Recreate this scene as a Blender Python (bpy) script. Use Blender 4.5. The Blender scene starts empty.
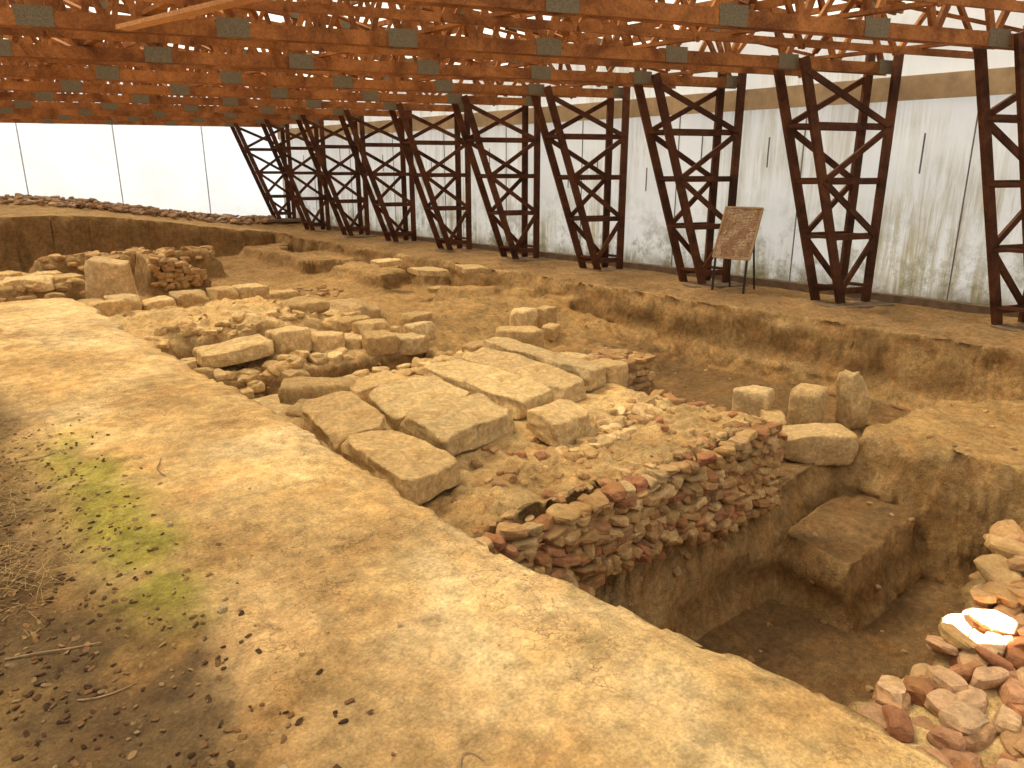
import bpy, bmesh, math, random
import numpy as np
from mathutils import Vector, Matrix, Euler
random.seed(11)
rng = np.random.default_rng(11)
# World frame (metres): +X towards the long white wall, +Y along the wall, z=0 ground at the column feet.
scene = bpy.context.scene

# ------------------------------------------------------------------ noise
def _h(i, j, k, seed):
    h = (i*374761393 + j*668265263 + k*1442695041 + seed*974126177) & 0xffffffff
    h = ((h ^ (h >> 13)) * 1274126177) & 0xffffffff
    h = h ^ (h >> 16)
    return h / 4294967296.0
def vn(x, y, z, seed=0):
    x = np.asarray(x, float); y = np.asarray(y, float); z = np.asarray(z, float)
    x, y, z = np.broadcast_arrays(x, y, z)
    xi = np.floor(x).astype(np.int64); yi = np.floor(y).astype(np.int64); zi = np.floor(z).astype(np.int64)
    xf = x-xi; yf = y-yi; zf = z-zi
    u = xf*xf*(3-2*xf); v = yf*yf*(3-2*yf); w = zf*zf*(3-2*zf)
    r = 0
    for a in (0, 1):
        for b in (0, 1):
            for c in (0, 1):
                r = r + _h(xi+a, yi+b, zi+c, seed)*(u if a else 1-u)*(v if b else 1-v)*(w if c else 1-w)
    return r*2-1
def fbm(x, y, z=0.0, f=1.0, o=4, seed=0):
    r = 0; a = 1; t = 0
    x = np.asarray(x, float); y = np.asarray(y, float); z = np.asarray(z, float)
    for i in range(o):
        r = r + a*vn(x*f, y*f, z*f, seed+i*17); t += a; a *= .5; f *= 2.07
    return r/t
def sm(a, b, x):
    t = np.clip((x-a)/(b-a), 0, 1); return t*t*(3-2*t)
def ln(a, b, x):
    t = np.clip((x-a)/(b-a), 0, 1); return .9*t+.1*t*t*(3-2*t)
def box(n, s, n0, n1, s0, s1, w):
    return np.minimum(np.minimum(ln(n0-w/2, n0+w/2, n), 1-ln(n1-w/2, n1+w/2, n)), np.minimum(ln(s0-w/2, s0+w/2, s), 1-ln(s1-w/2, s1+w/2, s)))
def mix(a, b, m): return a*(1-m)+b*m

# ------------------------------------------------------------------ ground height
def height(n, s):
    n = np.asarray(n, float); s = np.asarray(s, float)
    wn = n + .17*fbm(n, s, 0, 1.0, 3, 5) + .015*fbm(n, s, 0, 5, 2, 8)
    ws = s + .17*fbm(n, s, 3, 1.0, 3, 25) + .015*fbm(n, s, 3, 5, 2, 28)
    big = fbm(n, s, 0, .55, 4, 40); med = fbm(n, s, 0, 2.2, 3, 50); fine = fbm(n, s, 0, 9, 2, 60)
    near = 1-sm(9, 13, s)
    h = .04*big + .02*med
    h = h + .95*sm(24.5, 27, s)*(1-sm(4, 13, n))
    h = mix(h, -.66+.12*big+.06*med, box(wn, ws, 2.0, 11.45, -8, 26.8, .16))
    h = mix(h, -.15+.15*med, (1-sm(1.9, 2.2, wn))*sm(11.2, 12.2, s)*(1-sm(26.2, 26.6, ws)))
    h = mix(h, -.30+.05*med, box(wn, ws, 9.8, 11.5, 10.2, 26, .2)*sm(-.12, .0, big+.05))
    # back right floor, slope behind
    h = mix(h, -1.12+.04*med, box(wn, ws, 6.6, 11.36, 3.2, 8.2, .24))
    sl = mix(-1.0, -.42, sm(8.2, 12.0, s))
    h = mix(h, sl+.12*med+.03*fine, box(wn, ws, 6.6, 11.34, 8.0, 13.2, .24))
    h = mix(h, -.55+.08*med, box(wn, ws, 7.0, 9.2, 7.3, 8.05, .14))
    # platform and mound
    h = mix(h, -.19+.03*med, box(wn, ws, 2.75, 6.75, 4.4, 8.3, .2))
    h = mix(h, -.16+.14*big+.12*med+.05*fine, box(wn, ws, 2.3, 6.4, 8.2, 14.4, .4))
    h = mix(h, -.55+.04*med, box(wn, ws, 2.15, 3.7, 7.6, 9.1, .15))
    h = mix(h, -.55+.04*med, box(wn, ws, 3.6, 6.0, 8.3, 9.0, .15))
    h = mix(h, -.50+.06*med, box(wn, ws, 2.2, 5.6, 10.3, 11.0, .2))
    h = mix(h, .12+.08*med+.06*fine, box(wn, ws, 2.4, 5.6, 11.1, 13.3, .7))
    h = mix(h, -.42+.06*med, box(wn, ws, 5.2, 6.3, 12.7, 13.5, .25))
    h = mix(h, .02+.05*med, box(wn, ws, 1.6, 6.0, 13.7, 14.6, .25))
    h = mix(h, .30+.10*med+.04*fine, box(wn, ws, -2.5, 3.1, 15.6, 18.2, .25))
    h = mix(h, .36+.15*med+.06*fine-.42*(wn-5.0), box(wn, ws, 5.0, 6.3, 19.0, 20.2, .2))
    h = mix(h, .12+.1*med, box(wn, ws, 3.0, 7.5, 21.5, 22.4, .4))
    # rubble masonry wall
    h = mix(h, -.26+.05*med+.04*fine+.05*sm(5.5, 6.6, n), box(wn, ws, 1.5, 6.85, 3.85, 5.1, .14))
    # pit
    h = mix(h, -.76+.05*med, box(wn, ws, 8.9, 11.2, -8, 3.75, .2))
    h = mix(h, -2.12+.03*med, box(wn, ws, 1.6, 8.65, .9, 3.76, .3))
    h = mix(h, -1.45+.03*med, box(wn, ws, 6.9, 8.9, 2.75, 3.72, .16))
    h = mix(h, -.12+.05*med+.18*sm(3.2, 5.5, n), box(wn, ws, 1.5, 7.6, -3, 1.26, .2))
    # baulk we stand on
    wl = n + .10*fbm(n, s, 0, .9, 3, 71) + .03*fbm(n, s, 0, 6, 2, 73) - .12*(1-sm(.8, 2.6, s))
    led = (1-ln(1.98, 2.12, wl))*(1-sm(11.3, 11.8, ws))
    hl = .75 + .012*big + .014*med + .007*fine - .04*sm(1.75, 2.0, wl) - .05*(1-sm(.2, .8, n))
    h = mix(h, hl, led)
    h = h + .012*fine*(1-led)*near
    fw = s - (32.0+(14-n)*.359)
    h = h + .28*np.exp(-((fw+1.6)/.9)**2)
    return h

def make_obj(name, mesh, mats, parent=None):
    o = bpy.data.objects.new(name, mesh)
    scene.collection.objects.link(o)
    for m in mats: mesh.materials.append(m)
    if parent: o.parent = parent
    return o
def mesh_np(name, V, F, smooth=True, col=None, midx=None):
    me = bpy.data.meshes.new(name)
    V = np.asarray(V, np.float32); F = np.asarray(F, np.int32)
    me.vertices.add(len(V)); me.vertices.foreach_set('co', V.ravel())
    me.loops.add(F.size); me.loops.foreach_set('vertex_index', F.ravel())
    me.polygons.add(len(F)); k = F.shape[1]
    me.polygons.foreach_set('loop_start', np.arange(0, F.size, k, dtype=np.int32))
    me.polygons.foreach_set('loop_total', np.full(len(F), k, dtype=np.int32))
    me.polygons.foreach_set('use_smooth', np.full(len(F), smooth, dtype=bool))
    if midx is not None: me.polygons.foreach_set('material_index', np.asarray(midx, np.int32))
    me.update(calc_edges=True)
    if col is not None:
        a = me.color_attributes.new('Col', 'FLOAT_COLOR', 'POINT')
        c = np.ones((len(V), 4), np.float32); c[:, :3] = col
        a.data.foreach_set('color', c.ravel())
    me.validate()
    return me

# ------------------------------------------------------------------ materials
def newmat(name):
    m = bpy.data.materials.new(name); m.use_nodes = True
    nt = m.node_tree; nt.nodes.clear()
    out = nt.nodes.new('ShaderNodeOutputMaterial'); b = nt.nodes.new('ShaderNodeBsdfPrincipled')
    nt.links.new(b.outputs[0], out.inputs[0])
    b.inputs['Specular IOR Level'].default_value = .15
    return m, nt, b
def N(nt, t, **kw):
    n = nt.nodes.new(t)
    for k, v in kw.items(): setattr(n, k, v)
    return n
def noise(nt, vec, sc, det=6, rough=.6, dist=0):
    n = N(nt, 'ShaderNodeTexNoise'); n.inputs['Scale'].default_value = sc
    n.inputs['Detail'].default_value = det; n.inputs['Roughness'].default_value = rough
    n.inputs['Distortion'].default_value = dist
    nt.links.new(vec, n.inputs['Vector']); return n.outputs['Fac']
def ramp(nt, fac, pts):
    r = N(nt, 'ShaderNodeValToRGB'); e = r.color_ramp.elements
    while len(e) < len(pts): e.new(.5)
    for i, (p, c) in enumerate(pts):
        e[i].position = p; e[i].color = (c, c, c, 1) if not hasattr(c, '__len__') else (*c, 1)
    nt.links.new(fac, r.inputs[0]); return r.outputs[0]
def mixc(nt, a, b, fac, mode='MIX'):
    m = N(nt, 'ShaderNodeMix', data_type='RGBA', blend_type=mode)
    for sock, v in ((m.inputs[6], a), (m.inputs[7], b)):
        if isinstance(v, tuple): sock.default_value = (*v, 1)
        else: nt.links.new(v, sock)
    if isinstance(fac, (int, float)): m.inputs[0].default_value = fac
    else: nt.links.new(fac, m.inputs[0])
    return m.outputs[2]
def bump(nt, hgt, dist, strength=1, prev=None):
    b = N(nt, 'ShaderNodeBump'); b.inputs['Distance'].default_value = dist; b.inputs['Strength'].default_value = strength
    nt.links.new(hgt, b.inputs['Height'])
    if prev: nt.links.new(prev, b.inputs['Normal'])
    return b.outputs[0]
def N_math(nt, a, k, op='MULTIPLY'):
    m = N(nt, 'ShaderNodeMath', operation=op); nt.links.new(a, m.inputs[0])
    if isinstance(k, (int, float)): m.inputs[1].default_value = k
    else: nt.links.new(k, m.inputs[1])
    return m.outputs[0]

def earth_material():
    m, nt, b = newmat('excavated_earth')
    tc = N(nt, 'ShaderNodeTexCoord').outputs['Object']
    at = N(nt, 'ShaderNodeAttribute', attribute_name='Col').outputs['Color']
    n1 = ramp(nt, noise(nt, tc, 1.6, 10, .7), [(.3, .64), (.7, 1.34)])
    n2 = ramp(nt, noise(nt, tc, 11, 8, .75), [(.33, .6), (.67, 1.34)])
    n3 = ramp(nt, noise(nt, tc, 75, 4, .7), [(.3, .72), (.7, 1.24)])
    c = mixc(nt, at, n1, 1, 'MULTIPLY'); c = mixc(nt, c, n2, 1, 'MULTIPLY'); c = mixc(nt, c, n3, 1, 'MULTIPLY')
    c = mixc(nt, c, mixc(nt, c, (1.10, .92, .78), 1, 'MULTIPLY'), ramp(nt, noise(nt, tc, 2.7, 5, .6), [(.45, 0), (.65, .6)]))
    v = N(nt, 'ShaderNodeTexVoronoi'); v.inputs['Scale'].default_value = 24; nt.links.new(tc, v.inputs['Vector'])
    peb = ramp(nt, v.outputs['Distance'], [(.14, 1), (.30, 0)])
    pick = ramp(nt, noise(nt, tc, 3.5, 3, .5), [(.56, 0), (.66, 1)])
    pm = mixc(nt, peb, pick, 1, 'MULTIPLY')
    c = mixc(nt, c, (.60, .43, .23), N_math(nt, pm, .35))
    v2 = N(nt, 'ShaderNodeTexVoronoi', feature='DISTANCE_TO_EDGE'); v2.inputs['Scale'].default_value = 6.0
    dis = N(nt, 'ShaderNodeVectorMath', operation='ADD'); nz = N(nt, 'ShaderNodeTexNoise'); nz.inputs['Scale'].default_value = 6; nz.inputs['Detail'].default_value = 7
    sc = N(nt, 'ShaderNodeVectorMath', operation='SCALE'); sc.inputs[3].default_value = .5
    nt.links.new(tc, nz.inputs['Vector']); nt.links.new(tc, dis.inputs[0]); nt.links.new(nz.outputs['Color'], sc.inputs[0]); nt.links.new(sc.outputs[0], dis.inputs[1])
    nt.links.new(dis.outputs[0], v2.inputs['Vector'])
    ck = ramp(nt, v2.outputs['Distance'], [(.0, 1), (.022, 0)])
    ckm = mixc(nt, ck, ramp(nt, noise(nt, tc, 1.3, 2, .5), [(.46, 0), (.55, 1)]), 1, 'MULTIPLY')
    c = mixc(nt, c, (.14, .075, .03), N_math(nt, ckm, .75))
    nt.links.new(c, b.inputs['Base Color']); b.inputs['Roughness'].default_value = .97
    p = bump(nt, noise(nt, tc, 6, 9, .68), .05, 1)
    p = bump(nt, noise(nt, tc, 40, 6, .75), .014, 1, p)
    p = bump(nt, pm, .012, .8, p)
    nt.links.new(p, b.inputs['Normal'])
    return m
def stone_material(name, k=1.0, dirt=.85):
    m, nt, b = newmat(name)
    tc = N(nt, 'ShaderNodeTexCoord').outputs['Object']
    at = N(nt, 'ShaderNodeAttribute', attribute_name='Col').outputs['Color']
    c = mixc(nt, at, ramp(nt, noise(nt, tc, 3, 8, .7), [(.3, .68), (.7, 1.3)]), 1, 'MULTIPLY')
    c = mixc(nt, c, ramp(nt, noise(nt, tc, 20, 8, .75), [(.3, .58), (.65, 1.22)]), 1, 'MULTIPLY')
    c = mixc(nt, c, (.38, .22, .075), ramp(nt, noise(nt, tc, 3, 8, .75, .6), [(.48, 0), (.64, dirt)]))
    nt.links.new(c, b.inputs['Base Color']); b.inputs['Roughness'].default_value = .93
    p = bump(nt, noise(nt, tc, 10, 9, .75), .05*k, 1)
    p = bump(nt, noise(nt, tc, 70, 5, .7), .01*k, .9, p)
    nt.links.new(p, b.inputs['Normal'])
    return m
def wood_material(name, c1, c2):
    m, nt, b = newmat(name)
    tc = N(nt, 'ShaderNodeTexCoord').outputs['Object']
    f = noise(nt, tc, 1.2, 8, .7, 1.0)
    c = mixc(nt, c1, c2, ramp(nt, f, [(.38, 0), (.62, 1)]))
    c = mixc(nt, c, ramp(nt, noise(nt, tc, 35, 4, .7), [(.3, .6), (.7, 1.15)]), 1, 'MULTIPLY')
    nt.links.new(c, b.inputs['Base Color']); b.inputs['Roughness'].default_value = .7
    nt.links.new(bump(nt, f, .01, .5), b.inputs['Normal'])
    return m
def plain(name, col, rough=.8, metal=0, var=.3, sc=12):
    m, nt, b = newmat(name)
    tc = N(nt, 'ShaderNodeTexCoord').outputs['Object']
    c = mixc(nt, col, ramp(nt, noise(nt, tc, sc, 6, .6), [(.3, 1-var), (.7, 1+var*.4)]), 1, 'MULTIPLY')
    nt.links.new(c, b.inputs['Base Color']); b.inputs['Roughness'].default_value = rough; b.inputs['Metallic'].default_value = metal
    return m
def wall_material(name, base, dirt, trans):
    m, nt, b = newmat(name)
    tc = N(nt, 'ShaderNodeTexCoord').outputs['Object']
    sep = N(nt, 'ShaderNodeSeparateXYZ'); nt.links.new(tc, sep.inputs[0])
    def mr(a, b_, c_, d):
        x = N(nt, 'ShaderNodeMapRange'); x.inputs[1].default_value = a; x.inputs[2].default_value = b_; x.inputs[3].default_value = c_; x.inputs[4].default_value = d
        nt.links.new(sep.outputs[2], x.inputs[0]); return x.outputs[0]
    mp = N(nt, 'ShaderNodeMapping'); mp.inputs['Scale'].default_value = (3, 3, .22); nt.links.new(tc, mp.inputs['Vector'])
    st = ramp(nt, noise(nt, mp.outputs[0], 1.7, 8, .75, .3), [(.44, 0), (.60, 1)])
    patch = ramp(nt, noise(nt, tc, .5, 3, .5), [(.42, .1), (.58, 1)])
    f = N_math(nt, N_math(nt, N_math(nt, st, mr(0, 3.0, 1, .45)), patch), dirt)
    c = mixc(nt, base, (.40, .34, .18), f)
    blot = ramp(nt, noise(nt, tc, 1.6, 9, .78), [(.47, 0), (.60, 1)])
    c = mixc(nt, c, (.22, .21, .11), N_math(nt, N_math(nt, blot, mr(.1, 1.9, .95, 0)), dirt))
    f2 = N_math(nt, mr(0, .5, .95*dirt, 0), ramp(nt, noise(nt, tc, 3, 6, .7), [(.35, .2), (.6, 1)]))
    c = mixc(nt, c, (.18, .14, .06), f2)
    c = mixc(nt, c, ramp(nt, noise(nt, tc, .6, 4, .6), [(.3, .88), (.7, 1.03)]), 1, 'MULTIPLY')
    nt.links.new(c, b.inputs['Base Color']); b.inputs['Roughness'].default_value = .6
    tl = N(nt, 'ShaderNodeBsdfTranslucent'); nt.links.new(c, tl.inputs[0])
    mx = N(nt, 'ShaderNodeMixShader'); mx.inputs[0].default_value = trans
    out = [x for x in nt.nodes if x.type == 'OUTPUT_MATERIAL'][0]
    nt.links.new(b.outputs[0], mx.inputs[1]); nt.links.new(tl.outputs[0], mx.inputs[2]); nt.links.new(mx.outputs[0], out.inputs[0])
    return m

M_earth = earth_material()
M_stone = stone_material('weathered_limestone', 1.0, .7)
M_rubble = stone_material('rubble_stone', .5, .6)
M_mason = stone_material('earth_bonded_rubble', .6, .9)
M_wdark = wood_material('dark_stained_timber', (.045, .018, .009), (.14, .052, .022))
M_wor = wood_material('orange_brown_timber', (.17, .062, .020), (.45, .185, .055))
M_wlt = wood_material('fresh_orange_timber', (.55, .26, .10), (.70, .36, .15))
M_plate = plain('weathered_nail_plate', (.20, .17, .11), .7, .1, .5, 60)
M_wall = wall_material('stained_white_membrane', (.83, .86, .87), 1.0, .38)
M_wallf = wall_material('white_tarpaulin_panel', (.68, .80, .96), .05, .48)
M_band = plain('tan_fibre_board', (.48, .36, .22), .9, 0, .3, 3)
M_conc = plain('concrete_pad', (.20, .14, .09), .95, 0, .4, 6)
M_metal = plain('dark_metal', (.05, .045, .04), .5, .6, .3, 30)

# ------------------------------------------------------------------ ground mesh
def axis(segs):
    out = []
    for a, b, d in segs: out += list(np.arange(a, b, d))
    out.append(segs[-1][1]); return np.array(out)
ax_n = axis([(-10, -1, .3), (-1, 9.3, .03), (9.3, 10.9, .05), (10.9, 11.9, .02), (11.9, 14.6, .06)])
ax_s = axis([(-4, .2, .1), (.2, 10, .03), (10, 16, .05), (16, 28, .08), (28, 42, .2)])
GN, GS = np.meshgrid(ax_n, ax_s)
GH = height(GN, GS)
gs, gn = np.gradient(GH, ax_s, ax_n)
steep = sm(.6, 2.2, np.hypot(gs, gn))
D1 = fbm(GN, GS, GH*1.6, 2.2, 3, 90); D2 = fbm(GN+31, GS, GH*1.6, 2.2, 3, 95)
strata = fbm(GN*.3, GS*.3, GH*6, 1, 3, 97)
inside = 1-sm(13.2, 13.8, GN)
led = (1-sm(1.9, 2.15, GN))*(1-sm(11.3, 11.9, GS))
VX = GN + (.11*D1+.06*strata)*steep; VY = GS + (.11*D2+.06*strata)*steep
VZ = GH + .05*fbm(GN, GS, GH, 4, 3, 99)*(1-led)*inside*(1-.9*steep)
def hz(n, s):
    i = min(max(int(np.searchsorted(ax_s, s))-1, 0), len(ax_s)-2); j = min(max(int(np.searchsorted(ax_n, n))-1, 0), len(ax_n)-2)
    u = (s-ax_s[i])/(ax_s[i+1]-ax_s[i]); v = (n-ax_n[j])/(ax_n[j+1]-ax_n[j])
    return float(VZ[i, j]*(1-u)*(1-v)+VZ[i+1, j]*u*(1-v)+VZ[i, j+1]*(1-u)*v+VZ[i+1, j+1]*u*v)
V = np.stack([VX.ravel(), VY.ravel(), VZ.ravel()], 1)
nr, nc = GN.shape
idx = np.arange(nr*nc).reshape(nr, nc)
F = np.stack([idx[:-1, :-1].ravel(), idx[:-1, 1:].ravel(), idx[1:, 1:].ravel(), idx[1:, :-1].ravel()], 1)
def C(*c): return np.array(c, float)
col = np.zeros((nr, nc, 3)) + C(.38, .24, .095)
def cm(c, m):
    global col
    col = col*(1-m[..., None]) + C(*c)*m[..., None]
nz1 = fbm(GN, GS, 0, 1.2, 5, 130); nz2 = fbm(GN, GS, 0, 3.5, 4, 140)
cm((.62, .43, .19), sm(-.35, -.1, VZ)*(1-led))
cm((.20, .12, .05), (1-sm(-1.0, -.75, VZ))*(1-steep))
cm((.36, .225, .09), steep*.9*(1-led))  # steep faces get a darker colour standing in for shade; strata bands follow
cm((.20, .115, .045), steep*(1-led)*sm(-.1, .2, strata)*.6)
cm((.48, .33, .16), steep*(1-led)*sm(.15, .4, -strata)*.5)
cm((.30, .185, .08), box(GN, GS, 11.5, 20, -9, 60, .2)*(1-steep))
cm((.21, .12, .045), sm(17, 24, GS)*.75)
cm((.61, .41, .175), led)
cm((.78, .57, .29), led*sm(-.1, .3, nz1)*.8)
cm((.48, .30, .115), led*sm(.15, .4, -nz1)*.5)
cm((.42, .255, .10), led*(1-sm(1.0, 1.5, GN+.3*nz1))*(1-sm(2.2, 4.0, GS))*.7)
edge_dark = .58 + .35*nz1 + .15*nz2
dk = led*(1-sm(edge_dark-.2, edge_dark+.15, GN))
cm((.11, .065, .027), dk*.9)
cm((.26, .155, .055), led*sm(.22, .5, nz2)*(1-sm(.6, 1.5, GN))*.8)
ms = led*np.exp(-((GN-.70)/.19)**2)*sm(2.4, 3.1, GS)*(1-sm(4.6, 5.8, GS))*sm(-.8, .3, nz2)
cm((.29, .27, .04), np.clip(ms*1.0, 0, .8))
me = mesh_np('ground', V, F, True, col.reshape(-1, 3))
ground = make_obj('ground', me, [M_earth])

# ------------------------------------------------------------------ rocks
def proto(cuts, p, seed, amp=.12, ncut=5, lo=.66):
    bm = bmesh.new(); bmesh.ops.create_cube(bm, size=2)
    bmesh.ops.subdivide_edges(bm, edges=bm.edges[:], cuts=cuts, use_grid_fill=True)
    v = np.array([x.co[:] for x in bm.verts]); f = np.array([[q.index for q in x.verts] for x in bm.faces]); bm.free()
    v = v/((np.abs(v)**p).sum(1)**(1/p))[:, None]
    r = np.random.default_rng(seed)
    for _ in range(ncut):
        d = r.normal(size=3); d /= np.linalg.norm(d)
        lim = (v@d).max()*r.uniform(lo, .9)
        e = np.clip(v@d-lim, 0, None); v = v-e[:, None]*d*.96
    for k, sd in ((0, 1), (1, 2), (2, 3)):
        v[:, k] += amp*fbm(v[:, 0]+seed*3.1, v[:, 1], v[:, 2]+k*9, 1.3, 3, seed+sd)
    return v, f
P_small = [proto(3, 6.0, i, .16, 7, .58) for i in range(14)]
P_block = [proto(12, 12.0, 50+i, .07, 6, .74) for i in range(9)]
P_bould = [proto(12, 3.4, 80+i, .16, 7) for i in range(5)]
def xf(v, loc, sc, rot):
    R = np.array(Euler(rot).to_matrix())
    return (v*np.array(sc))@R.T + np.array(loc)
class Bag:
    def __init__(s): s.V = []; s.F = []; s.C = []; s.n = 0
    def add(s, pr, loc, sc, rot, c):
        v, f = pr; w = xf(v, loc, sc, rot)
        s.V.append(w); s.F.append(f+s.n); s.C.append(np.tile(np.array(c, float), (len(v), 1))); s.n += len(v)
    def done(s, name, mat, smooth=True):
        me = mesh_np(name, np.concatenate(s.V), np.concatenate(s.F), smooth, np.concatenate(s.C))
        return make_obj(name, me, [mat])
TAN = [(.68, .47, .22), (.74, .53, .26), (.58, .39, .17), (.64, .43, .19), (.72, .51, .24)]
RED = [(.44, .19, .09), (.48, .23, .11), (.40, .18, .08)]
OCH = [(.52, .33, .14), (.49, .29, .125), (.56, .36, .165), (.45, .26, .115), (.58, .39, .185)]
PINK = [(.60, .37, .20), (.55, .32, .165), (.64, .42, .23), (.51, .29, .14), (.56, .29, .15)]
def pick(l): return np.array(random.choice(l))*random.uniform(.8, 1.12)
def U(a, b): return random.uniform(a, b)
def rocks_pick(): return random.choice(P_small)

def single(name, pr, n, s, size, rz=0, tx=0, ty=0, z=None, sink=.06, colr=None):
    zz = (hz(n, s) if z is None else z) + size[2]/2 - sink
    b = Bag(); b.add(pr, (0, 0, 0), (size[0]/2, size[1]/2, size[2]/2), (tx, ty, 0), colr if colr is not None else pick(TAN)*1.1)
    V0 = b.V[0]; amp = min(.02, .06*min(size)); V0 += amp*np.stack([fbm(V0[:, 0]+n, V0[:, 1]+s, V0[:, 2]+k*5, 7, 4, 33+k) for k in range(3)], 1)
    o = b.done(name, M_stone); o.location = (n, s, zz); o.rotation_euler = (0, 0, rz)
    return o
def blk(n, s, size, rz=0, tx=0, ty=0, **k): return single('stone_block', random.choice(P_block), n, s, size, rz, tx, ty, **k)

def slab(corners, zt, th, seed, name='paving_slab'):
    v, f = proto(20, 22.0, 200+seed, .0, 0)
    v = v/np.abs(v).max(0)
    r = np.random.default_rng(seed)
    for cx in (-1, 1):
        for cy in (-1, 1):
            if r.random() < .75:
                d = np.array([cx, cy*r.uniform(.6, 1.4), r.uniform(0, .5)]); d /= np.linalg.norm(d)
                lim = (v@d).max()*r.uniform(.84, .96); e = np.clip(v@d-lim, 0, None); v = v-e[:, None]*d
    a, b_, c, d = [np.array(q, float) for q in corners]
    u = (v[:, 0:1]+1)/2; w = (v[:, 1:2]+1)/2
    xy = a*(1-u)*(1-w)+b_*u*(1-w)+c*u*w+d*(1-u)*w
    z = zt + (v[:, 2]-1)/2*th
    z = z + (u[:, 0]-.5)*r.uniform(-.06, .06) + (w[:, 0]-.5)*r.uniform(-.05, .05)
    xy = xy + .06*np.stack([fbm(xy[:, 0], xy[:, 1], z*2, 2.5, 5, seed), fbm(xy[:, 0], xy[:, 1], z*2, 2.5, 5, seed+9)], 1)
    z = z + .035*fbm(xy[:, 0], xy[:, 1], z, 3, 5, seed+5)
    ctr = xy.mean(0)
    P = np.concatenate([xy-ctr, (z-zt)[:, None]], 1)
    me = mesh_np(name, P, f, True, np.tile(pick(TAN)*1.12, (len(P), 1)))
    o = make_obj(name, me, [M_stone]); o.location = (ctr[0], ctr[1], zt)
    return o
slab([(2.84, 4.55), (3.50, 4.75), (3.54, 5.76), (2.95, 5.86)], .02, .24, 1)
slab([(2.96, 5.95), (3.56, 5.87), (3.70, 7.05), (3.08, 7.10)], .03, .22, 2)
slab([(3.62, 5.12), (4.65, 5.35), (4.72, 6.03), (3.66, 5.98)], .06, .24, 3)
slab([(3.70, 6.10), (4.74, 6.15), (4.78, 7.0), (3.84, 6.95)], .03, .22, 4)
slab([(4.82, 5.50), (5.42, 5.55), (5.48, 7.45), (4.88, 7.4)], .06, .22, 5)
slab([(5.52, 5.60), (6.04, 5.65), (6.10, 7.6), (5.59, 7.5)], .04, .22, 6)
slab([(6.14, 5.75), (6.52, 5.80), (6.60, 8.0), (6.22, 7.9)], .09, .26, 7)
slab([(4.72, 4.80), (5.35, 4.90), (5.38, 5.40), (4.78, 5.36)], .0, .28, 8)
slab([(3.85, 7.10), (4.55, 7.10), (4.6, 7.7), (3.95, 7.75)], -.02, .18, 9)
slab([(2.95, 9.45), (3.95, 9.55), (4.0, 10.15), (3.05, 10.1)], .10, .2, 10)
slab([(2.3, 8.1), (3.75, 8.2), (3.8, 8.95), (2.35, 8.9)], -.40, .14, 11)
slab([(9.7, 14.6), (10.5, 14.5), (10.6, 15.2), (9.8, 15.3)], .02, .14, 12)
slab([(10.6, 14.0), (11.3, 13.9), (11.3, 14.5), (10.7, 14.6)], .08, .13, 13)
slab([(9.6, 16.3), (10.3, 16.2), (10.3, 16.9), (9.7, 16.9)], .10, .14, 14)

# individual blocks
blk(3.75, 7.75, (.95, .5, .36), -.5, z=-.3)
blk(2.95, 7.55, (.55, .45, .34), .3, z=-.42)
blk(3.35, 7.35, (.5, .35, .24), .8, z=-.3)
blk(6.75, 6.0, (.34, .42, .36), .2, z=-.25); blk(6.7, 6.6, (.3, .4, .3), .1, z=-.2); blk(6.45, 8.25, (.5, .3, .25), .4)
for n, s, sz, r in [(4.25, 9.75, (.5, .42, .36), .2), (4.75, 9.65, (.45, .4, .34), -.1), (4.6, 10.2, (.55, .4, .3), .3), (5.15, 9.6, (.35, .4, .26), .5),
                    (5.35, 9.15, (.42, .4, .28), -.2), (5.8, 9.05, (.4, .35, .26), .2), (6.15, 9.3, (.42, .3, .3), .1), (5.55, 9.75, (.55, .4, .28), .4), (6.3, 9.9, (.4, .3, .3), -.3),
                    (4.0, 9.1, (.35, .3, .24), .2), (5.0, 10.7, (.6, .4, .25), .1), (5.75, 10.6, (.5, .35, .22), -.2), (3.2, 9.15, (.4, .3, .2), .1), (2.6, 9.35, (.4, .3, .2), .5)]:
    blk(n, s, sz, r, U(-.08, .08), U(-.08, .08), sink=.06)
x = 1.9
while x < 5.9:
    w = U(.42, .72)
    blk(x+w/2, 14.0+U(-.06, .06), (w*.95, .5, U(.28, .36)), U(-.08, .08), sink=.12)
    if random.random() < .7: blk(x+w/2+.1, 14.65+U(-.06, .06), (w*.9, .45, U(.25, .34)), U(-.15, .15), sink=.06)
    x += w
blk(3.3, 15.35, (.78, .45, .8), -.6, .05, .12, z=0, colr=(.74, .52, .26))
for n, s in [(2.2, 12.4), (2.7, 13.0), (4.2, 15.3), (4.9, 15.2), (1.4, 15.4), (.7, 15.5)]: blk(n, s, (U(.4, .7), U(.3, .5), U(.25, .4)), U(-.4, .4))
for n, s in [(2.7, 16.2), (2.1, 15.95), (1.5, 16.1), (.9, 15.9), (2.5, 17.0), (1.7, 16.9)]: blk(n, s, (U(.6, .9), U(.4, .6), U(.22, .3)), U(-.3, .3), sink=.12)
single('boulder', P_bould[0], 6.65, 12.5, (1.35, .95, .5), .5, 0, .1, colr=(.66, .45, .21))
single('boulder', P_bould[1], 5.4, 11.6, (.8, .6, .3), .2)
blk(9.2, 5.4, (.44, .5, .54), .3, z=-1.1); blk(9.05, 5.0, (.4, .3, .3), .7, z=-1.1)
blk(8.55, 4.15, (.95, .5, .42), -.62, 0, .05, z=-1.1, colr=(.68, .47, .22))
blk(9.55, 4.75, (.42, .42, .62), .1, z=-1.1, colr=(.67, .46, .21)); single('stone_block', P_bould[3], 9.95, 4.35, (.42, .34, .88), -.5, 0, -.18, z=-1.1, colr=(.65, .45, .21))
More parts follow.
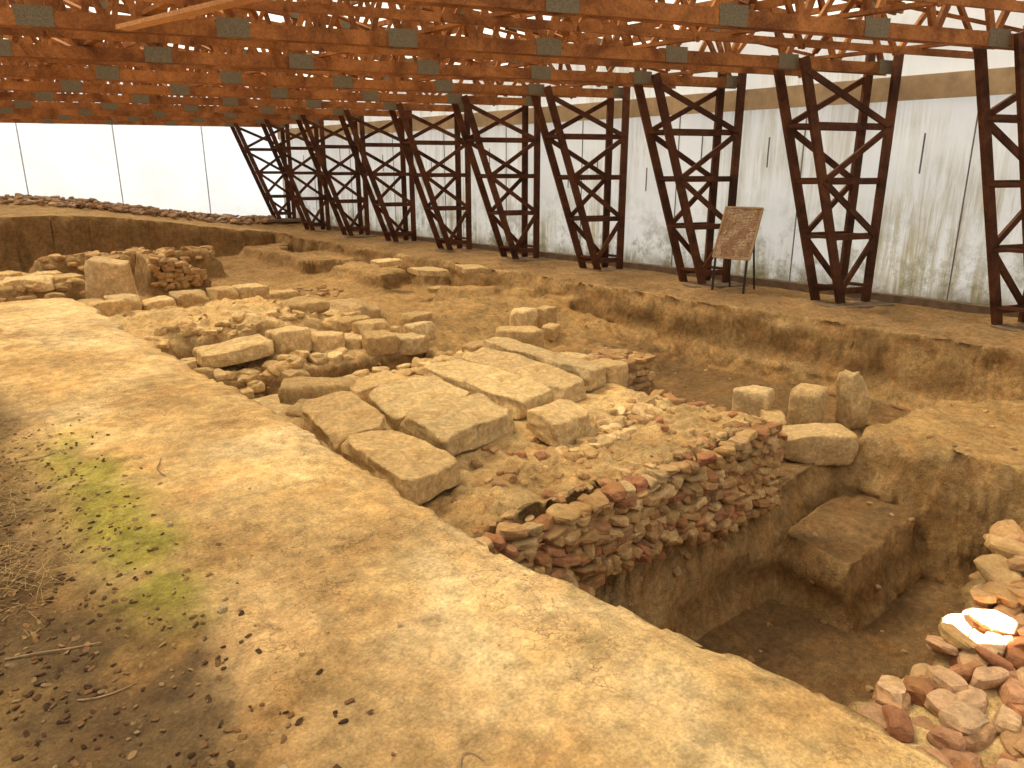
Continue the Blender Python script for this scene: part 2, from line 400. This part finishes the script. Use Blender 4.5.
blk(8.6, 4.75, (.36, .34, .4), .5, z=-1.1); blk(8.15, 4.45, (.3, .22, .16), .2, z=-1.1)
blk(8.7, 9.9, (.85, .5, .42), -.6, colr=(.67, .46, .21)); blk(9.35, 10.5, (.5, .4, .5), .2); blk(9.75, 10.3, (.36, .3, .55), .4); blk(9.5, 9.9, (.3, .28, .3), .3)
blk(10.9, 15.6, (.5, .35, .2), .3); blk(8.1, 8.9, (.5, .4, .25), .6); blk(7.6, 11.6, (.5, .4, .25), .1)

# rubble masonry of the wall above the pit
bag = Bag()
z = -.27
while z > -1.15:
    x = 1.9
    while x < 6.95:
        w = random.choice([U(.08, .13), U(.10, .17), U(.14, .22)])
        c = pick(RED) if random.random() < .3 else pick(OCH)
        wob = float(.10*fbm(x, z*1.2, 0, 1.4, 3, 7))
        if random.random() < .97 and z > -1.06+.12*math.sin(x*1.7):
            bag.add(rocks_pick(), (x+w/2, 3.83+wob*.8+(-.27-z)*-.12+U(-.04, .03), z+U(-.02, .02)), (w*.56, U(.07, .12), U(.04, .062)), (U(-.25, .25), U(-.3, .3), U(-.3, .3)), c)
        x += w
    z -= .082
z = -.27
while z > -.98:
    y = 3.8
    while y < 5.4:
        w = U(.12, .22)
        bag.add(rocks_pick(), (6.87+(-.27-z)*.1+U(-.05, .05), y, z), (U(.07, .12), w*.56, .065), (U(-.3, .3), U(-.3, .3), U(-.3, .3)), pick(OCH+RED)); y += w
    z -= .1
for _ in range(330):
    n = U(2.8, 6.95); s = U(3.75, 5.2)
    if random.random() < .65: s = U(3.75, 4.05)
    k = U(.02, .055)
    bag.add(rocks_pick(), (n, s, hz(n, s)-k*.1), (k*U(.8, 1.5), k*U(.8, 1.3), k*.7), (U(-.4, .4), U(-.4, .4), U(0, 6)), pick(OCH if random.random() < .8 else RED))
bag.done('rubble_masonry_wall', M_mason, False)

# cross wall at the bottom right
bag = Bag()
y = 1.36
while y > -1.8:
    x = 2.3
    while x < 7.7:
        w = U(.08, .19)*(1+.12*(x-2.3)); d = U(.07, .13)
        n = x+w/2; s = y+U(-.04, .04)-.10*abs(math.sin(n*3.1))
        zz = hz(n, s)
        if zz > -.6 and (n > 3.2 or random.random() < .6):
            bag.add(rocks_pick(), (n, s, zz+U(-.03, .04)), (w*.56, d*.68, U(.04, .07)), (U(-.2, .2), U(-.2, .2), U(-.6, .6)), pick(PINK if random.random() < .75 else RED))
        x += w
    y -= .11
for _ in range(300):
    n = U(3.6, 7.2)+.3; s = U(-.8, 1.22); k = U(.04, .11)
    if hz(n, s) > -.5:
        bag.add(rocks_pick(), (n, s, hz(n, s)+.06+U(0, .12)*float(sm(4.0, 6, n))), (k*1.4, k, k*.45), (U(-.35, .35), U(-.35, .35), U(0, 6)), pick(PINK+RED[:1]+OCH[:2]))
bag.done('rubble_cross_wall', M_rubble, False)

def rubble_line(bag, n0, s0, n1, s1, width, count, k0, k1, pal, lift=.03, stack=0):
    for _ in range(count):
        t = random.random(); off = U(-width/2, width/2)
        dx, dy = n1-n0, s1-s0; L = math.hypot(dx, dy)
        n = n0+dx*t-dy/L*off; s = s0+dy*t+dx/L*off
        k = U(k0, k1)
        bag.add(rocks_pick(), (n, s, hz(n, s)+lift*U(-1, 1)+stack*random.random()), (k*U(.9, 1.5), k*U(.8, 1.2), k*.65), (U(-.3, .3), U(-.3, .3), U(0, 6)), pick(pal))
bag = Bag()
rubble_line(bag, 6.9, 7.45, 9.3, 7.75, .7, 220, .05, .12, OCH, .03)
for z in (-1.05, -.95, -.84, -.74, -.64, -.55):
    x = 7.0
    while x < 9.2: bag.add(rocks_pick(), (x, 7.27, z), (.12, .09, .055), (U(-.2, .2), U(-.2, .2), U(-.2, .2)), pick(OCH)); x += U(.14, .24)
bag.done('low_rubble_wall', M_mason, False)
bag = Bag()
rubble_line(bag, 2.2, 9.25, 5.0, 9.3, .3, 80, .05, .12, TAN, 0)
rubble_line(bag, 2.2, 10.15, 5.5, 10.3, .35, 90, .05, .13, TAN, 0)
rubble_line(bag, 2.3, 11.2, 5.5, 11.4, .4, 60, .04, .1, TAN, 0)
rubble_line(bag, 5.5, 9.2, 6.6, 12, .7, 60, .05, .12, TAN, 0)
rubble_line(bag, 3.9, 7.95, 6.6, 8.15, .4, 60, .05, .12, TAN, 0)
rubble_line(bag, 4.6, 4.6, 6.8, 5.2, .4, 90, .04, .10, TAN+OCH, 0)
bag.done('foundation_rubble', M_rubble, False)
bag = Bag()
rubble_line(bag, -2.5, 16.2, 3.1, 16.2, 1.4, 90, .06, .14, OCH, .0)
for z in (-.05, .12):
    x = -2
    while x < 3.1: bag.add(rocks_pick(), (x, 15.58, z), (.16, .08, .075), (U(-.2, .2), U(-.2, .2), U(-.2, .2)), pick(OCH)); x += U(.3, .6)
for _ in range(80):
    q = U(0, 1.2); z = U(-.45, .36-.42*q)
    bag.add(rocks_pick(), (5.03+q, 19.02+U(-.01, .05), z), (U(.07, .12), .07, U(.05, .07)), (U(-.3, .3), U(-.3, .3), U(-.5, .5)), pick(OCH))
rubble_line(bag, 5.1, 19.6, 6.2, 19.6, 1.0, 30, .05, .12, OCH, .0)
rubble_line(bag, 3.2, 21.9, 7.5, 21.9, .9, 70, .08, .16, OCH, .0)
rubble_line(bag, 3.0, 16.8, 9.0, 17.5, 1.2, 80, .07, .14, OCH, .0)
bag.done('ruined_stone_wall', M_mason, False)
bag = Bag()
rubble_line(bag, 13.0, 30.4, -6, 37.3, 1.1, 1100, .06, .15, [(.38, .24, .15), (.30, .18, .11), (.48, .34, .22)], .05, .08)
bag.done('rubble_heap', M_rubble, False)
bag = Bag()
for _ in range(320):
    n = U(2.2, 11); s = U(1.2, 14); k = U(.012, .035)
    bag.add(rocks_pick(), (n, s, hz(n, s)), (k*1.2, k, k*.8), (U(-.5, .5), U(-.5, .5), U(0, 6)), pick(OCH)*.85)
for _ in range(80):
    n = U(0, 1.9); s = U(1, 9); k = random.choice([.004, .005, .007])
    bag.add(rocks_pick(), (n, s, hz(n, s)+k*.2), (k*1.2, k, k*.8), (U(-.5, .5), U(-.5, .5), U(0, 6)), pick(TAN)*.8)
bag.done('loose_pebbles', M_rubble, False)

# ------------------------------------------------------------------ beams
class Beams:
    def __init__(s): s.V = []; s.F = []; s.M = []; s.n = 0
    def beam(s, a, b, w, h, mi=0, side=None):
        a = Vector(a); b = Vector(b); d = (b-a).normalized()
        sd = Vector(side) if side else Vector((0, 1, 0))
        sd = (sd - d*sd.dot(d))
        if sd.length < 1e-3: sd = Vector((1, 0, 0))
        sd.normalize(); up = d.cross(sd).normalized()
        for p in (a, b):
            for x, y in ((-1, -1), (1, -1), (1, 1), (-1, 1)): s.V.append((p+sd*x*w/2+up*y*h/2)[:])
        k = s.n
        for f in ((0, 3, 2, 1), (4, 5, 6, 7), (0, 1, 5, 4), (1, 2, 6, 5), (2, 3, 7, 6), (3, 0, 4, 7)):
            s.F.append([k+i for i in f]); s.M.append(mi)
        s.n += 8
    def done(s, name, mats):
        me = mesh_np(name, s.V, s.F, False, None, s.M); return make_obj(name, me, mats)
UX, UY = -.941, .338
side = (.338, .941, 0)
ZC = 4.0
def column(nb, s0, flip=1):
    b = Beams(); zb = hz(nb, s0)-.02; Ht = 3.98
    def pt(t, z, pl): return (nb+UX*t*flip, s0+UY*t*flip+pl, z)
    def inner(z): return .58+1.37*(z-zb)/(Ht-zb)
    for pl in (-.24, .24):
        b.beam(pt(0, zb, pl), pt(0, Ht+.3, pl), .07, .16, 0, side)
        b.beam(pt(inner(zb), zb, pl), pt(inner(Ht+.1), Ht+.1, pl), .07, .16, 0, side)
        lv = [zb+.25, 1.2, 2.15, 3.05, 3.88]
        for i, z in enumerate(lv):
            if i != 4: b.beam(pt(0, z, pl), pt(inner(z), z, pl), .05, .11, 0, side)
            if i < 4:
                z2 = lv[i+1]
                if (i % 2 == 0) == (pl > 0): b.beam(pt(0, z, pl*1.1), pt(inner(z2), z2, pl*1.1), .05, .10, 0, side)
                else: b.beam(pt(inner(z), z, pl*1.1), pt(0, z2, pl*1.1), .05, .10, 0, side)
    for z in [.3, 1.2, 2.15, 3.05]:
        for t in (0, inner(z)):
            b.beam(pt(t, z, -.24), pt(t, z, .24), .05, .09, 0, (0, 0, 1))
    b.beam((nb+.2, s0-.42, zb-.02), (nb-.95*flip, s0+.12, zb-.02), .75, .1, 1, (0, 1, 0))
    return b.done('timber_lattice_column', [M_wdark, M_conc])
S0 = [3.25+3*k for k in range(-2, 10)]
for s0 in S0: column(13.78, s0)
L = 21.0
for s0 in S0:
    column(13.78+UX*L, s0+UY*L, -1)
def topz(t):
    return 4.95+.13*(t if t < L/2 else L-t)
def truss(s0, main=True):
    b = Beams(); nb = 13.78
    def pt(t, z, off=0): return (nb+UX*t+side[0]*off, s0+UY*t+side[1]*off, z)
    if main:
        for off in (-.07, .07):
            b.beam(pt(-.1, ZC, off), pt(L, ZC, off), .05, .17, 0, side)
            b.beam(pt(-.2, topz(0), off), pt(L/2, topz(L/2), off), .05, .17, 0, side)
            b.beam(pt(L/2, topz(L/2), off), pt(L+.2, topz(L), off), .05, .17, 0, side)
    else:
        b.beam(pt(-.1, ZC+.06, 0), pt(L, ZC+.06, 0), .05, .10, 0, side)
        b.beam(pt(-.2, topz(0), 0), pt(L/2, topz(L/2), 0), .05, .12, 0, side)
        b.beam(pt(L/2, topz(L/2), 0), pt(L+.2, topz(L), 0), .05, .12, 0, side)
    nn = 20 if main else 12; dt = L/nn; wd = .09 if main else .07
    for i in range(nn):
        t0 = i*dt; t1 = t0+dt; tm = t0+dt/2
        b.beam(pt(t0, ZC), pt(tm, topz(tm)), .06, wd, 0, side)
        b.beam(pt(tm, topz(tm)), pt(t1, ZC), .06, wd, 0, side)
        if main:
          for off in (-.10, .10):
            if i % 2 == 0: b.beam(pt(t0-.19, ZC+.02, off), pt(t0+.19, ZC+.02, off), .012, .22, 1, side)
            b.beam(pt(tm-.12, topz(tm)-.02, off), pt(tm+.12, topz(tm)+.02, off), .012, .2, 1, side)
    return b.done('timber_roof_truss', [M_wor, M_plate])
for s0 in S0: truss(s0)
for s0 in S0[:-1]: truss(s0+1.5, False)
b = Beams()
for i in range(0, 17):
    t = L/16*i; n = 13.78+UX*t; z = topz(t)+.14
    b.beam((n, -3+UY*t, z), (n, 31+UY*t, z), .08, .10, 0, (1, 0, 0))
b.done('roof_purlins', [M_wor])
b = Beams()
for n in (12.6, 9.4, 6.2, 3.0, -.5):
    t = (13.78-n)/.941
    b.beam((n, -3+UY*t, ZC+.13), (n, 30.4+UY*t, ZC+.13), .11, .05, 0, (1, 0, 0))
for n in (11.2, 4.8):
    t = (13.78-n)/.941
    b.beam((n, -3+UY*t, 4.8), (n, 30.4+UY*t, 4.8), .05, .12, 0, (1, 0, 0))
for i, s0 in enumerate(S0[:-1]):
    for t in (1.5, 6.0, 10.5):
        z0 = ZC+.14
        a = (13.78+UX*t, s0+UY*t, z0); c_ = (13.78+UX*(t+2.2), s0+3+UY*(t+2.2), topz(t+2)-.1)
        b.beam(a, c_, .09, .05, 0, (1, 0, 0))
        t2 = t+2.2
        b.beam((13.78+UX*t2, s0+UY*t2, topz(t2)-.1), (13.78+UX*t, s0+3+UY*t, z0+.05), .05, .09, 0, (0, 0, 1))
b.beam((2.62, 9.75, ZC-.11), (3.15, 7.0, ZC-.11), .16, .045, 1, (1, 0, 0))
b.done('roof_wind_bracing', [M_wor, M_wlt])

# roof covering
m, nt, bs = newmat('translucent_roof_sheet')
nt.nodes.remove(bs)
out = [x for x in nt.nodes if x.type == 'OUTPUT_MATERIAL'][0]
tr = N(nt, 'ShaderNodeBsdfTransparent'); tr.inputs[0].default_value = (1, .97, .92, 1)
tl = N(nt, 'ShaderNodeBsdfTranslucent'); tl.inputs[0].default_value = (.8, .78, .73, 1)
df = N(nt, 'ShaderNodeBsdfDiffuse'); df.inputs[0].default_value = (.6, .58, .53, 1)
m1 = N(nt, 'ShaderNodeMixShader'); m1.inputs[0].default_value = .5; nt.links.new(tl.outputs[0], m1.inputs[1]); nt.links.new(df.outputs[0], m1.inputs[2])
m2 = N(nt, 'ShaderNodeMixShader'); m2.inputs[0].default_value = .5; nt.links.new(tr.outputs[0], m2.inputs[1]); nt.links.new(m1.outputs[0], m2.inputs[2])
nt.links.new(m2.outputs[0], out.inputs[0]); M_roof = m
tt = np.array([-.8, 0, L/2, L, L+.8]); ss = np.arange(-4, 33, .19)
T, SS = np.meshgrid(tt, ss)
Z = np.vectorize(topz)(T)+.22+.02*np.cos(np.round(SS/.19)*np.pi)
V = np.stack([(13.78+UX*T).ravel(), (SS+UY*T).ravel(), Z.ravel()], 1)
nr, nc = T.shape; idx = np.arange(nr*nc).reshape(nr, nc)
F = np.stack([idx[:-1, :-1].ravel(), idx[:-1, 1:].ravel(), idx[1:, 1:].ravel(), idx[1:, :-1].ravel()], 1)
make_obj('ceiling', mesh_np('ceiling', V, F, True), [M_roof])

# ------------------------------------------------------------------ walls
def sheet(name, p, q, z0, z1, mat):
    V = [(p[0], p[1], z0), (q[0], q[1], z0), (q[0], q[1], z1), (p[0], p[1], z1)]
    return make_obj(name, mesh_np(name, V, [[0, 1, 2, 3]], False), [mat])
sheet('wall_right', (14.25, -5), (14.25, 32.0), -.3, 5.05, M_wall)
b = Beams()
b.beam((14.2, -5, 3.70), (14.2, 31.9, 3.70), .05, .40, 0, (1, 0, 0))
b.done('trim_1', [M_band])
b = Beams()
s = -4.2
while s < 31.9:
    b.beam((14.23, s, .1), (14.23, s, 3.5), .015, .02, 0, (1, 0, 0)); s += 3.0
for s in np.arange(-3.5, 31.9, 1.5):
    z0 = 2.2+U(-.4, .3); s1 = s+U(-.3, .3)
    b.beam((14.22, s1, z0), (14.22, s1, z0+U(.4, .8)), .015, .025, 0, (1, 0, 0))
b.done('trim_2', [plain('dark_seam', (.22, .21, .18), .7)])
b = Beams()
b.beam((14.12, -5, .04), (14.12, 31.9, .04), .18, .2, 0, (1, 0, 0))
b.done('baseboard_right', [M_conc])
fx, fy = 14.2, 32.0
sheet('wall_far', (fx, fy), (fx+UX*24, fy+.338*24), -.3, 6.4, M_wallf)
b = Beams()
for k in range(1, 7):
    t = k*3.3-.3
    b.beam((fx+UX*t, fy+.338*t-.03, .2), (fx+UX*t, fy+.338*t-.03, 6.0), .04, .02, 0, (1, 0, 0))
b.done('trim_3', [plain('blue_grey_seam', (.55, .60, .66), .7)])

# ------------------------------------------------------------------ information sign
sg = bpy.data.objects.new('information_sign', None); scene.collection.objects.link(sg)
sg.location = (13.05, 8.35, hz(13.05, 8.35)); sg.rotation_euler = (0, 0, math.radians(8))
m, nt, bs = newmat('printed_sign_board')
tc = N(nt, 'ShaderNodeTexCoord').outputs['Object']
sep = N(nt, 'ShaderNodeSeparateXYZ'); nt.links.new(tc, sep.inputs[0])
cb = N(nt, 'ShaderNodeCombineXYZ'); nt.links.new(sep.outputs[1], cb.inputs[0]); nt.links.new(sep.outputs[2], cb.inputs[1])
br = N(nt, 'ShaderNodeTexBrick'); br.inputs['Scale'].default_value = 11; br.inputs['Color1'].default_value = (.45, .30, .17, 1); br.inputs['Color2'].default_value = (.22, .11, .05, 1); br.inputs['Mortar'].default_value = (.52, .38, .24, 1)
br.inputs['Mortar Size'].default_value = .05; br.inputs['Brick Width'].default_value = 1.6; br.inputs['Row Height'].default_value = .35
nt.links.new(cb.outputs[0], br.inputs['Vector'])
c = mixc(nt, br.outputs['Color'], (.30, .17, .09), ramp(nt, noise(nt, tc, 4, 3, .5), [(.48, 0), (.52, 1)]))
c = mixc(nt, c, ramp(nt, noise(nt, tc, 25, 5, .7), [(.4, .6), (.6, 1.1)]), 1, 'MULTIPLY')
nt.links.new(c, bs.inputs['Base Color']); bs.inputs['Roughness'].default_value = .4
b = Beams(); b.beam((0, 0, -.5), (0, 0, .5), .72, .015, 0, (0, 1, 0)); pn = b.done('panel', [m])
b = Beams()
for a, c_ in (((0, -.38, -.52), (0, .38, -.52)), ((0, -.38, .52), (0, .38, .52)), ((0, -.38, -.52), (0, -.38, .52)), ((0, .38, -.52), (0, .38, .52))):
    b.beam(a, c_, .035, .035, 0, (1, 0, 0))
fr = b.done('frame', [plain('tan_frame', (.40, .26, .13), .6)])
for o in (pn, fr): o.parent = sg; o.location = (0, 0, 1.14); o.rotation_euler = (0, math.radians(24), 0)
b = Beams()
for y in (-.33, .33):
    b.beam((-.24, y, 0), (-.2, y, .66), .035, .035, 0, (1, 0, 0)); b.beam((.42, y*.8, 0), (.12, y*.8, 1.3), .03, .03, 0, (1, 0, 0))
lg = b.done('legs', [M_metal]); lg.parent = sg

# ------------------------------------------------------------------ foreground vegetation and litter
M_straw = plain('dry_straw', (.40, .27, .11), .9, 0, .5, 30)
M_twig = plain('dry_twig', (.30, .19, .10), .9, 0, .4, 30)
V = []; F = []; k = 0
def blade(p, d, ln_, w, bend):
    global k
    d = np.array(d, float); d /= np.linalg.norm(d); sd = np.cross(d, [0, 0, 1]); sd = sd/(np.linalg.norm(sd)+1e-6)
    for i in range(5):
        t = i/4; q = np.array(p)+d*ln_*t+np.array([0, 0, -bend*t*t])
        ww = w*(1-.8*t); V.append(q-sd*ww); V.append(q+sd*ww)
    for i in range(4): F.append([k+2*i, k+2*i+1, k+2*i+3, k+2*i+2])
    k += 10
for _ in range(1500):
    c0, c1, rad = random.choice([(.45, 5.2, .22), (.5, 6.1, .3), (.35, 4.5, .22), (.5, 5.6, .25), (.2, 3.6, .2)])
    n = random.gauss(c0, rad*.6); s = random.gauss(c1, rad)
    a = U(0, 6.28); el = U(.02, .5)
    blade((n, s, hz(n, s)+.01), (math.cos(a)*math.cos(el), math.sin(a)*math.cos(el), math.sin(el)), U(.05, .2), .0013, U(.0, .07))
make_obj('dry_grass', mesh_np('dry_grass', V, F, True), [M_straw])
def twig(pts, r, name='dry_twig'):
    cu = bpy.data.curves.new(name, 'CURVE'); cu.dimensions = '3D'; cu.bevel_depth = r; cu.bevel_resolution = 2
    sp = cu.splines.new('NURBS'); sp.points.add(len(pts)-1); sp.use_endpoint_u = True; sp.order_u = 3
    for i, (n, s) in enumerate(pts): sp.points[i].co = (n, s, hz(n, s)+r+.006*(i % 2), 1); sp.points[i].radius = 1-.5*i/len(pts)
    o = bpy.data.objects.new(name, cu); scene.collection.objects.link(o); cu.materials.append(M_twig)
twig([(.10, 2.9), (.2, 2.85), (.3, 2.80), (.38, 2.75)], .004)
twig([(1.02, 4.15), (1.0, 4.25), (1.05, 4.36), (1.08, 4.42)], .004)
twig([(1.0, 1.38), (1.03, 1.44), (1.08, 1.43), (1.07, 1.37)], .003)
twig([(.25, 2.5), (.32, 2.42), (.42, 2.44)], .003)
twig([(.2, 3.5), (.32, 3.55), (.45, 3.48)], .003)
twig([(.45, 5.0), (.55, 4.9), (.62, 4.95)], .004)
bag = Bag()
for _ in range(1200):
    n = U(-.2, 1.0)*random.random()**.6; s = U(1.4, 5.5); k_ = U(.003, .011)
    bag.add(rocks_pick(), (n, s, hz(n, s)+.003), (k_*1.6, k_, .003), (U(-.5, .5), U(-.5, .5), U(0, 6)), random.choice([(.10, .05, .025), (.06, .03, .015), (.28, .17, .08), (.2, .1, .04)]))
bag.done('leaf_litter', M_rubble, False)
for n, s, k_ in ((.78, 2.62, .03), (.62, 1.72, .026), (.85, 3.5, .026), (1.25, 2.1, .018)):
    single('loose_stone', P_bould[2], n, s, (k_*1.4, k_, k_*.8), 1, sink=.004, colr=(.66, .48, .26))

# ------------------------------------------------------------------ light
w = bpy.data.worlds.new('daylight'); scene.world = w; w.use_nodes = True
bg = w.node_tree.nodes['Background']; bg.inputs[0].default_value = (1.0, .97, .90, 1); bg.inputs[1].default_value = 1.2
sun = bpy.data.lights.new('sun', 'SUN'); sun.energy = 9.5; sun.angle = math.radians(20); sun.color = (1, .88, .66)
so = bpy.data.objects.new('sun', sun); scene.collection.objects.link(so)
so.rotation_euler = Vector((.12, -.50, -.88)).to_track_quat('-Z', 'Y').to_euler()
sp = bpy.data.lights.new('sunbeam_spot', 'SPOT'); sp.energy = 32000; sp.spot_size = math.radians(3.8); sp.spot_blend = .25; sp.shadow_soft_size = .01
spo = bpy.data.objects.new('sunbeam_spot', sp); scene.collection.objects.link(spo); spo.location = (3.2, -.8, 3.85)
spo.rotation_euler = (Vector((4.22, .96, 0.05))-spo.location).to_track_quat('-Z', 'Y').to_euler()

# ------------------------------------------------------------------ camera
cd = bpy.data.cameras.new('camera'); cam = bpy.data.objects.new('camera', cd); scene.collection.objects.link(cam)
cd.sensor_width = 36; cd.lens = 740/1024*36; cd.clip_end = 200; cd.clip_start = .02
cam.location = (0, 0, 2.4); cam.rotation_euler = (math.radians(90-16.4), 0, math.radians(-40.7))
scene.camera = cam
scene.view_settings.view_transform = 'Standard'
scene.view_settings.exposure = .25
